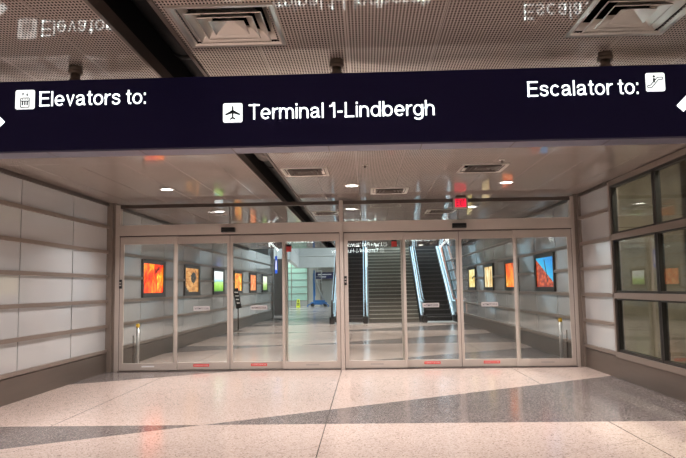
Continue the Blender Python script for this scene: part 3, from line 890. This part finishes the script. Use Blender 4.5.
# ================================================================== LIGHTBOX PICTURES
def art(name, stops, scale, stretch, mask=None, strength=1.5, flip=False, distort=1.0, kind='noise'):
    m = bpy.data.materials.new(name)
    nt, N, L = nodes_of(m)
    b = N['Principled BSDF']; b.inputs['Roughness'].default_value = .15; b.inputs['Base Color'].default_value = (.02, .02, .02, 1)
    tc = N.new('ShaderNodeTexCoord'); sp = N.new('ShaderNodeSeparateXYZ'); L.new(tc.outputs['Generated'], sp.inputs[0])
    def M(op, a, c=None):
        n_ = N.new('ShaderNodeMath'); n_.operation = op
        for i, v in enumerate((a, c)):
            if v is None: continue
            if isinstance(v, (int, float)): n_.inputs[i].default_value = v
            else: L.new(v, n_.inputs[i])
        return n_.outputs[0]
    u = sp.outputs[1]; v = sp.outputs[2]
    if flip: u = M('SUBTRACT', 1.0, u)
    cb = N.new('ShaderNodeCombineXYZ'); L.new(M('MULTIPLY', u, stretch[0]), cb.inputs[0]); L.new(M('MULTIPLY', v, stretch[1]), cb.inputs[1])
    cb.inputs[2].default_value = stretch[2] if len(stretch) > 2 else 0
    no = N.new('ShaderNodeTexNoise'); no.inputs['Scale'].default_value = scale; no.inputs['Detail'].default_value = 5; no.inputs['Distortion'].default_value = distort
    L.new(cb.outputs[0], no.inputs['Vector'])
    f = no.outputs['Fac']
    if kind == 'landscape':      # v with a wobbly horizon
        f = M('ADD', v, M('MULTIPLY', M('SUBTRACT', f, .5), .22))
    if kind == 'hill':           # diagonal slope, rising to the left
        f = M('ADD', M('SUBTRACT', v, M('MULTIPLY', M('SUBTRACT', 1.0, u), .85)), M('MULTIPLY', M('SUBTRACT', f, .5), .10))
    rp = N.new('ShaderNodeValToRGB'); L.new(f, rp.inputs[0])
    e = rp.color_ramp.elements
    e[0].position, e[0].color = stops[0][0], (*stops[0][1], 1); e[1].position, e[1].color = stops[1][0], (*stops[1][1], 1)
    for p, c_ in stops[2:]: q = e.new(p); q.color = (*c_, 1)
    outc = rp.outputs[0]
    def mix(fac, a, colr):
        x = N.new('ShaderNodeMix'); x.data_type = 'RGBA'; L.new(fac, x.inputs[0]); L.new(a, x.inputs[6])
        if isinstance(colr, tuple): x.inputs[7].default_value = (*colr, 1)
        else: L.new(colr, x.inputs[7])
        return x.outputs[2]
    if mask == 'arch':           # dark ring-like shape on the right and dark lower-left corner
        du = M('SUBTRACT', u, .62); dv = M('MULTIPLY', M('SUBTRACT', v, .60), .8)
        r = M('SQRT', M('ADD', M('MULTIPLY', du, du), M('MULTIPLY', dv, dv)))
        r = M('ADD', r, M('MULTIPLY', M('SUBTRACT', no.outputs['Fac'], .5), .14))
        k = M('LESS_THAN', M('ABSOLUTE', M('SUBTRACT', r, .10)), .085)
        k2 = M('LESS_THAN', M('ADD', M('ADD', v, u), M('MULTIPLY', no.outputs['Fac'], .35)), .50)
        outc = mix(M('MAXIMUM', k, k2), outc, (.02, .012, .008))
    if mask == 'rocks':          # cracked red boulders below the slope and one dark crack
        vo = N.new('ShaderNodeTexVoronoi'); vo.inputs['Scale'].default_value = 9; L.new(cb.outputs[0], vo.inputs['Vector'])
        hr = N.new('ShaderNodeValToRGB'); L.new(vo.outputs['Distance'], hr.inputs[0])
        hr.color_ramp.elements[0].color = (.95, .16, .04, 1); hr.color_ramp.elements[1].color = (.30, .03, .015, 1); hr.color_ramp.elements[1].position = .75
        below = M('LESS_THAN', f, .10)
        outc = mix(below, outc, hr.outputs[0])
        ck = M('LESS_THAN', M('ABSOLUTE', M('SUBTRACT', u, M('ADD', .46, M('MULTIPLY', M('SUBTRACT', 1.0, v), .22)))), .022)
        ck = M('MULTIPLY', ck, M('GREATER_THAN', v, .15))
        outc = mix(M('MULTIPLY', ck, M('LESS_THAN', v, .93)), outc, (.02, .02, .03))
    if mask == 'branch':
        k = M('LESS_THAN', M('ABSOLUTE', M('ADD', M('SUBTRACT', v, .52), M('MULTIPLY', M('SUBTRACT', no.outputs['Fac'], .5), .5))), .06)
        k = M('MULTIPLY', k, M('GREATER_THAN', u, .45))
        outc = mix(k, outc, (.05, .03, .01))
    L.new(outc, b.inputs['Emission Color']); b.inputs['Emission Strength'].default_value = strength
    return m
FIRE = [(.30, (.06, .0, .0)), (.40, (.55, .012, .0)), (.52, (.80, .06, .0)), (.60, (.9, .22, .005)), (.68, (.9, .55, .10))]
A1 = art('picture_flame', FIRE, 1.5, (1.9, .7, 3.1), distort=2.2, strength=3.0)
A2 = art('picture_rock', [(.30, (.25, .07, .015)), (.48, (.80, .30, .06)), (.62, (1.0, .55, .18))], 7, (1, 1, 1), mask='arch', strength=1.0)
A3 = art('picture_meadow', [(.0, (.10, .35, .02)), (.28, (.40, .75, .10)), (.46, (.55, .85, .30)), (.50, (.30, .62, .75)), (.58, (.80, .95, 1.0)), (.75, (1, 1, 1))], 4, (1, 1, 2), kind='landscape', strength=1.4)
A4 = art('picture_lava', [(.30, (.20, .02, .0)), (.42, (.95, .12, .0)), (.55, (1.0, .45, .02)), (.66, (1.0, .80, .15))], 4, (1.2, 1, 7), strength=1.4)
A5 = art('picture_sandstone', [(.30, (.55, .06, .01)), (.48, (1.0, .20, .03)), (.65, (1.0, .50, .20))], 3, (1.6, .8, 9), strength=1.4)
A6 = art('picture_field', [(.0, (.15, .35, .05)), (.35, (.50, .70, .20)), (.55, (.85, .95, .70)), (.70, (1, 1, .9))], 4, (1, 1, 12), kind='landscape', strength=1.3)
B1 = art('picture_red_hill', [(.0, (.05, .55, .85)), (.60, (.01, .30, .75)), (1.0, (.0, .16, .55))], 3, (1, 1, 0), mask='rocks', kind='hill', flip=True, strength=1.25)
B2 = art('picture_canyon', [(.30, (.45, .03, .0)), (.45, (1.0, .12, .02)), (.60, (1.0, .35, .04)), (.72, (1.0, .75, .25))], 2.2, (2.0, .6, 5), flip=True, strength=1.4)
B3 = art('picture_trunks', [(.30, (.25, .10, .03)), (.44, (.80, .45, .12)), (.56, (1.0, .80, .40)), (.70, (1, .95, .75))], 3, (2.4, .5, 3), flip=True, strength=1.3)
B4 = art('picture_branch', [(.30, (.75, .45, .08)), (.50, (1.0, .80, .30)), (.68, (1, .95, .65))], 3, (1.5, .8, 8), mask='branch', flip=True, strength=1.3)
def lightbox(X, out, y0, mat, label):
    t = thing('picture_lightbox', (X, y0 + M_ / 2, 1.78), label, 'lightbox', 'lit picture boxes along the corridor walls')
    a = lambda p, q: sorted((p * out, q * out))
    h = M_ / 2 - .025
    m = MB()
    x0, x1 = a(.0, .048)
    z0, z1 = -.425, .42
    n0, n1 = -h + .05, h - .15
    for y_0, y_1, za, zb in ((-h, h, z0, z0 + .10), (-h, h, z1 - .09, z1), (-h, n0, z0 + .10, z1 - .09), (n1, h, z0 + .10, z1 - .09)):
        m.box(x0, x1, y_0, y_1, za, zb)
    m.build('lightbox_frame', BEZEL, t, bevel=.004)
    x0, x1 = a(.0, .022)
    m = MB(); m.box(x0, x1, n0, n1, z0 + .10, z1 - .09); m.build('lit_picture', mat, t)
    return t
la = [14.145, 17.487, 20.829, 24.171, 27.513]
for y, mt, l in zip(la, (A1, A2, A3, A4, A5), ('lit picture of orange and yellow flames, first on the left corridor wall', 'lit picture of dark shapes on orange rock, second on the left wall',
        'lit picture of a green meadow under white sky on the left wall', 'lit picture of glowing yellow and orange lava on the left wall', 'lit picture of orange red sandstone on the left wall')):
    lightbox(XL, 1, y, mt, l)
# sixth box fills the last full bay
t = lightbox(XL, 1, 30.855, A6, 'lit picture of a pale green field, last on the left wall')
ra = [14.0, 17.342, 20.684, 24.026]
for y, mt, l in zip(ra, (B1, B2, B3, B4), ('lit picture of a red rocky hill against blue sky on the right wall', 'lit picture of a red and orange canyon, second on the right wall',
        'lit picture of pale yellow tree trunks on the right wall', 'lit picture of a dark branch on yellow, last on the right wall')):
    lightbox(XR, -1, y, mt, l)

# ================================================================== SMALL THINGS ON THE FLOOR
def post(x, y, label):
    t = thing('guard_post', (x, y, 0), label, 'bollard')
    m = MB(); m.cyl((0, 0, 0), (0, 0, .765), .035, 18); m.build('post_tube', STEEL, t)
    m = MB(); m.cyl((0, 0, .765), (0, 0, .825), .037, 18); m.cyl((0, 0, .825), (0, 0, .845), .037, 18, r2=.02); m.build('post_cap', YELLOW, t)
    m = MB(); m.cyl((0, 0, 0), (0, 0, .012), .07, 20); m.build('base_flange', STEEL, t)
post(-4.615, 13.2, 'steel guard post with yellow cap behind the leftmost glass panel')
post(3.83, 13.2, 'steel guard post with yellow cap behind the rightmost glass panel')
for x, l in ((-4.74, 'thin dark post close to the left wall behind the glass'), (3.975, 'thin dark post close to the right wall behind the glass')):
    t = thing('slim_post', (x, 13.3, 0), l, 'post')
    m = MB(); m.cyl((0, 0, 0), (0, 0, .60), .012, 12); m.build('post_tube', DARKTRIM, t)
    m = MB(); m.cyl((0, 0, 0), (0, 0, .01), .028, 14); m.build('base_flange', DARKTRIM, t)
t = thing('sign_stand', (-4.66, 23.9, 0), 'black tilted sign board on a thin pole by the left corridor wall', 'sign stand')
m = MB(); m.cyl((0, 0, 0), (0, 0, .95), .022, 12); m.build('pole', DARKTRIM, t)
m = MB(); m.cyl((0, 0, 0), (0, 0, .02), .19, 24); m.build('base_plate', DARKTRIM, t)
m = MB(); m.prism([(-.06, .80), (.13, .84), (-.005, 1.56), (-.20, 1.52)], 'y', -.05, -.02); m.build('sign_board', BLACK, t)
bd = t.children[-1]
m = MB()
for k, (a, b) in enumerate(((-.10, .02), (-.08, .05), (-.06, .06), (-.03, .09))):
    z = 1.40 - k * .13; m.box(a - .03 + .02 * k * .3, b - .02, -.052, -.05, z - .02, z + .02)
m.build('board_print', WHITES, bd)

t = thing('wet_floor_sign', (-5.42, 52.6, 0), 'yellow folding wet floor sign in front of the green wall', 'floor sign')
m = MB(); m.prism([(-.15, 0), (.15, 0), (.11, .66), (-.11, .66)], 'y', -.012, .012); o = m.build('sign_panel', WETY, t); o.rotation_euler.x = math.radians(-13); o.location = (0, -.15, 0)
m = MB(); m.box(-.05, .05, -.016, -.0125, .46, .58); m.box(-.09, .09, -.016, -.0125, .16, .24); m.box(-.09, .09, -.016, -.0125, .30, .38); m.build('sign_print', INK, o)
m = MB(); m.prism([(-.15, 0), (.15, 0), (.11, .66), (-.11, .66)], 'y', -.012, .012); o2 = m.build('sign_panel', WETY, t); o2.rotation_euler.x = math.radians(13); o2.location = (0, .15, 0)

# blue mast lift
lf = thing('mast_lift', (-3.95, 54.6, 0), 'blue wheeled mast lift with a raised grey basket standing at the hall end', 'lift machine')
m = MB(); m.box(-.62, .72, -.38, .38, .16, .36); m.box(-.30, .55, -.33, .33, .36, .52); m.build('chassis', BLUEP, lf, bevel=.02)
for x in (-.48, .58):
    for y in (-.36, .36):
        m = MB(); m.cyl((x, y - .05, .14), (x, y + .05, .14), .14, 18); m.build('wheel', RUBBER, lf)
for sx in (-1, 1):
    m = MB(); m.tube([(sx * .45, -.4, .32), (sx * .85, -.55, .12)], .04, 8); m.cyl((sx * .85, -.55, 0), (sx * .85, -.55, .12), .06, 12); m.build('outrigger', BLUEP, lf)
m = MB(); m.box(-.42, -.28, -.11, .11, .36, 2.75); m.box(-.38, -.24, -.08, .08, .9, 3.0); m.build('mast', BLUEP, lf, bevel=.01)
m = MB(); m.tube([(.42, 0, .52), (-.1, 0, 1.75), (-.15, 0, 2.2)], .07, 8); m.build('boom_strut', LIFTG, lf)
m = MB(); m.box(-.24, .28, -.33, .33, 1.92, 1.98)
for z in (2.45, 2.95):
    for a in (((-.24, -.33, z), (.28, -.33, z)), ((.28, -.33, z), (.28, .33, z)), ((.28, .33, z), (-.24, .33, z)), ((-.24, .33, z), (-.24, -.33, z))): m.tube(a, .022, 6)
for x in (-.24, .28):
    for y in (-.33, .33): m.tube([(x, y, 1.95), (x, y, 2.95)], .022, 6)
m.build('basket', LIFTG, lf)

# signs of the far hall
t = thing('direction_sign', (-3.45, 55.7, 2.30), 'dark blue direction sign with white text hung at the hall end', 'sign')
m = MB(); m.box(-.78, .85, -.06, .06, 0, .55); m.build('sign_face', SIGNBLUE, t)
m = MB(); m.box(-.6, -.3, -.063, -.06, .30, .42); m.box(-.22, .55, -.063, -.06, .32, .40); m.box(-.45, .1, -.063, -.06, .12, .20); m.build('sign_print', WHITES, t)
for x in (-.6, .65):
    m = MB(); m.cyl((x, 0, .55), (x, 0, 1.0), .02, 8); m.build('hanger_rod', STEEL, t)
t = thing('round_sign', (-2.95, FAR, 2.05), 'small round blue sign high on the grey far wall', 'sign')
m = MB(); m.cyl((0, -.03, 0), (0, 0, 0), .13, 20); m.build('sign_disc', BLADEB, t)
t = thing('wall_poster', (-2.5, FAR, .95), 'dark purple poster on the grey far wall', 'poster')
m = MB(); m.box(-.17, .17, -.03, 0, -.30, .55); m.build('poster_frame', DARKTRIM, t)
m = MB(); m.box(-.14, .14, -.034, -.03, -.27, .52); m.build('poster_print', pbr('poster_purple', (.03, .02, .09), .5), t)
t = thing('blade_sign', (-3.70, 27.1, C), 'narrow blue vertical sign hanging by the end of the left corridor wall', 'sign')
m = MB(); m.cyl((0, 0, -.32), (0, 0, 0), .012, 8); m.build('hanger_rod', STEEL, t)
m = MB(); m.box(-.045, .045, -.02, .02, -1.04, -.32); m.build('sign_blade', BLADEB, t)
m = MB(); m.box(-.02, .02, -.022, -.02, -.9, -.5); m.build('blade_print', WHITES, t)

# ================================================================== OTHER LAMPS, ONE OF THEM ADDED
def panel_lamp(x, y, z, sx, sy, power, colr, label, group):
    t = thing('panel_lamp', (x, y, z), label, 'ceiling light', group)
    m = MB(); m.box(-sx / 2 - .04, sx / 2 + .04, -sy / 2 - .04, sy / 2 + .04, .0, .06); m.build('lamp_housing', CANTRIM, t)
    m = MB(); m.box(-sx / 2, sx / 2, -sy / 2, sy / 2, -.006, 0); m.build('lamp_diffuser', CANLIT, t)
    ld = bpy.data.lights.new('panel_beam', 'AREA'); ld.shape = 'RECTANGLE'; ld.size = sx; ld.size_y = sy; ld.energy = power; ld.color = colr
    lo = bpy.data.objects.new('panel_beam', ld); col.objects.link(lo); lo.parent = t; lo.location = (0, 0, -.02)
for x, y in ((-8.2, 37), (2.4, 33.5), (-8.2, 46), (1.6, 44), (-8.2, 52), (1.6, 52)):
    panel_lamp(x, y, 6.93, 1.2, 1.2, P_ATRIUM, C_COOL, 'square ceiling lamp high in the tall hall, out of sight', 'lamps of the tall hall')
panel_lamp(-7.0, 56.2, 4.6, 2.2, .2, 60, (.72, 1.0, .86), 'added unseen strip lamp behind the bulkhead washing the green wall', None)  # added lamp, kept out of sight, to brighten the green cladding
for y in (8.2, 4.0):
    panel_lamp(5.0, y, 4.6, .15, 1.5, P_OUT, (1.0, .95, .82), 'strip lamp above the windows in the light well outside', 'light well strip lamps')
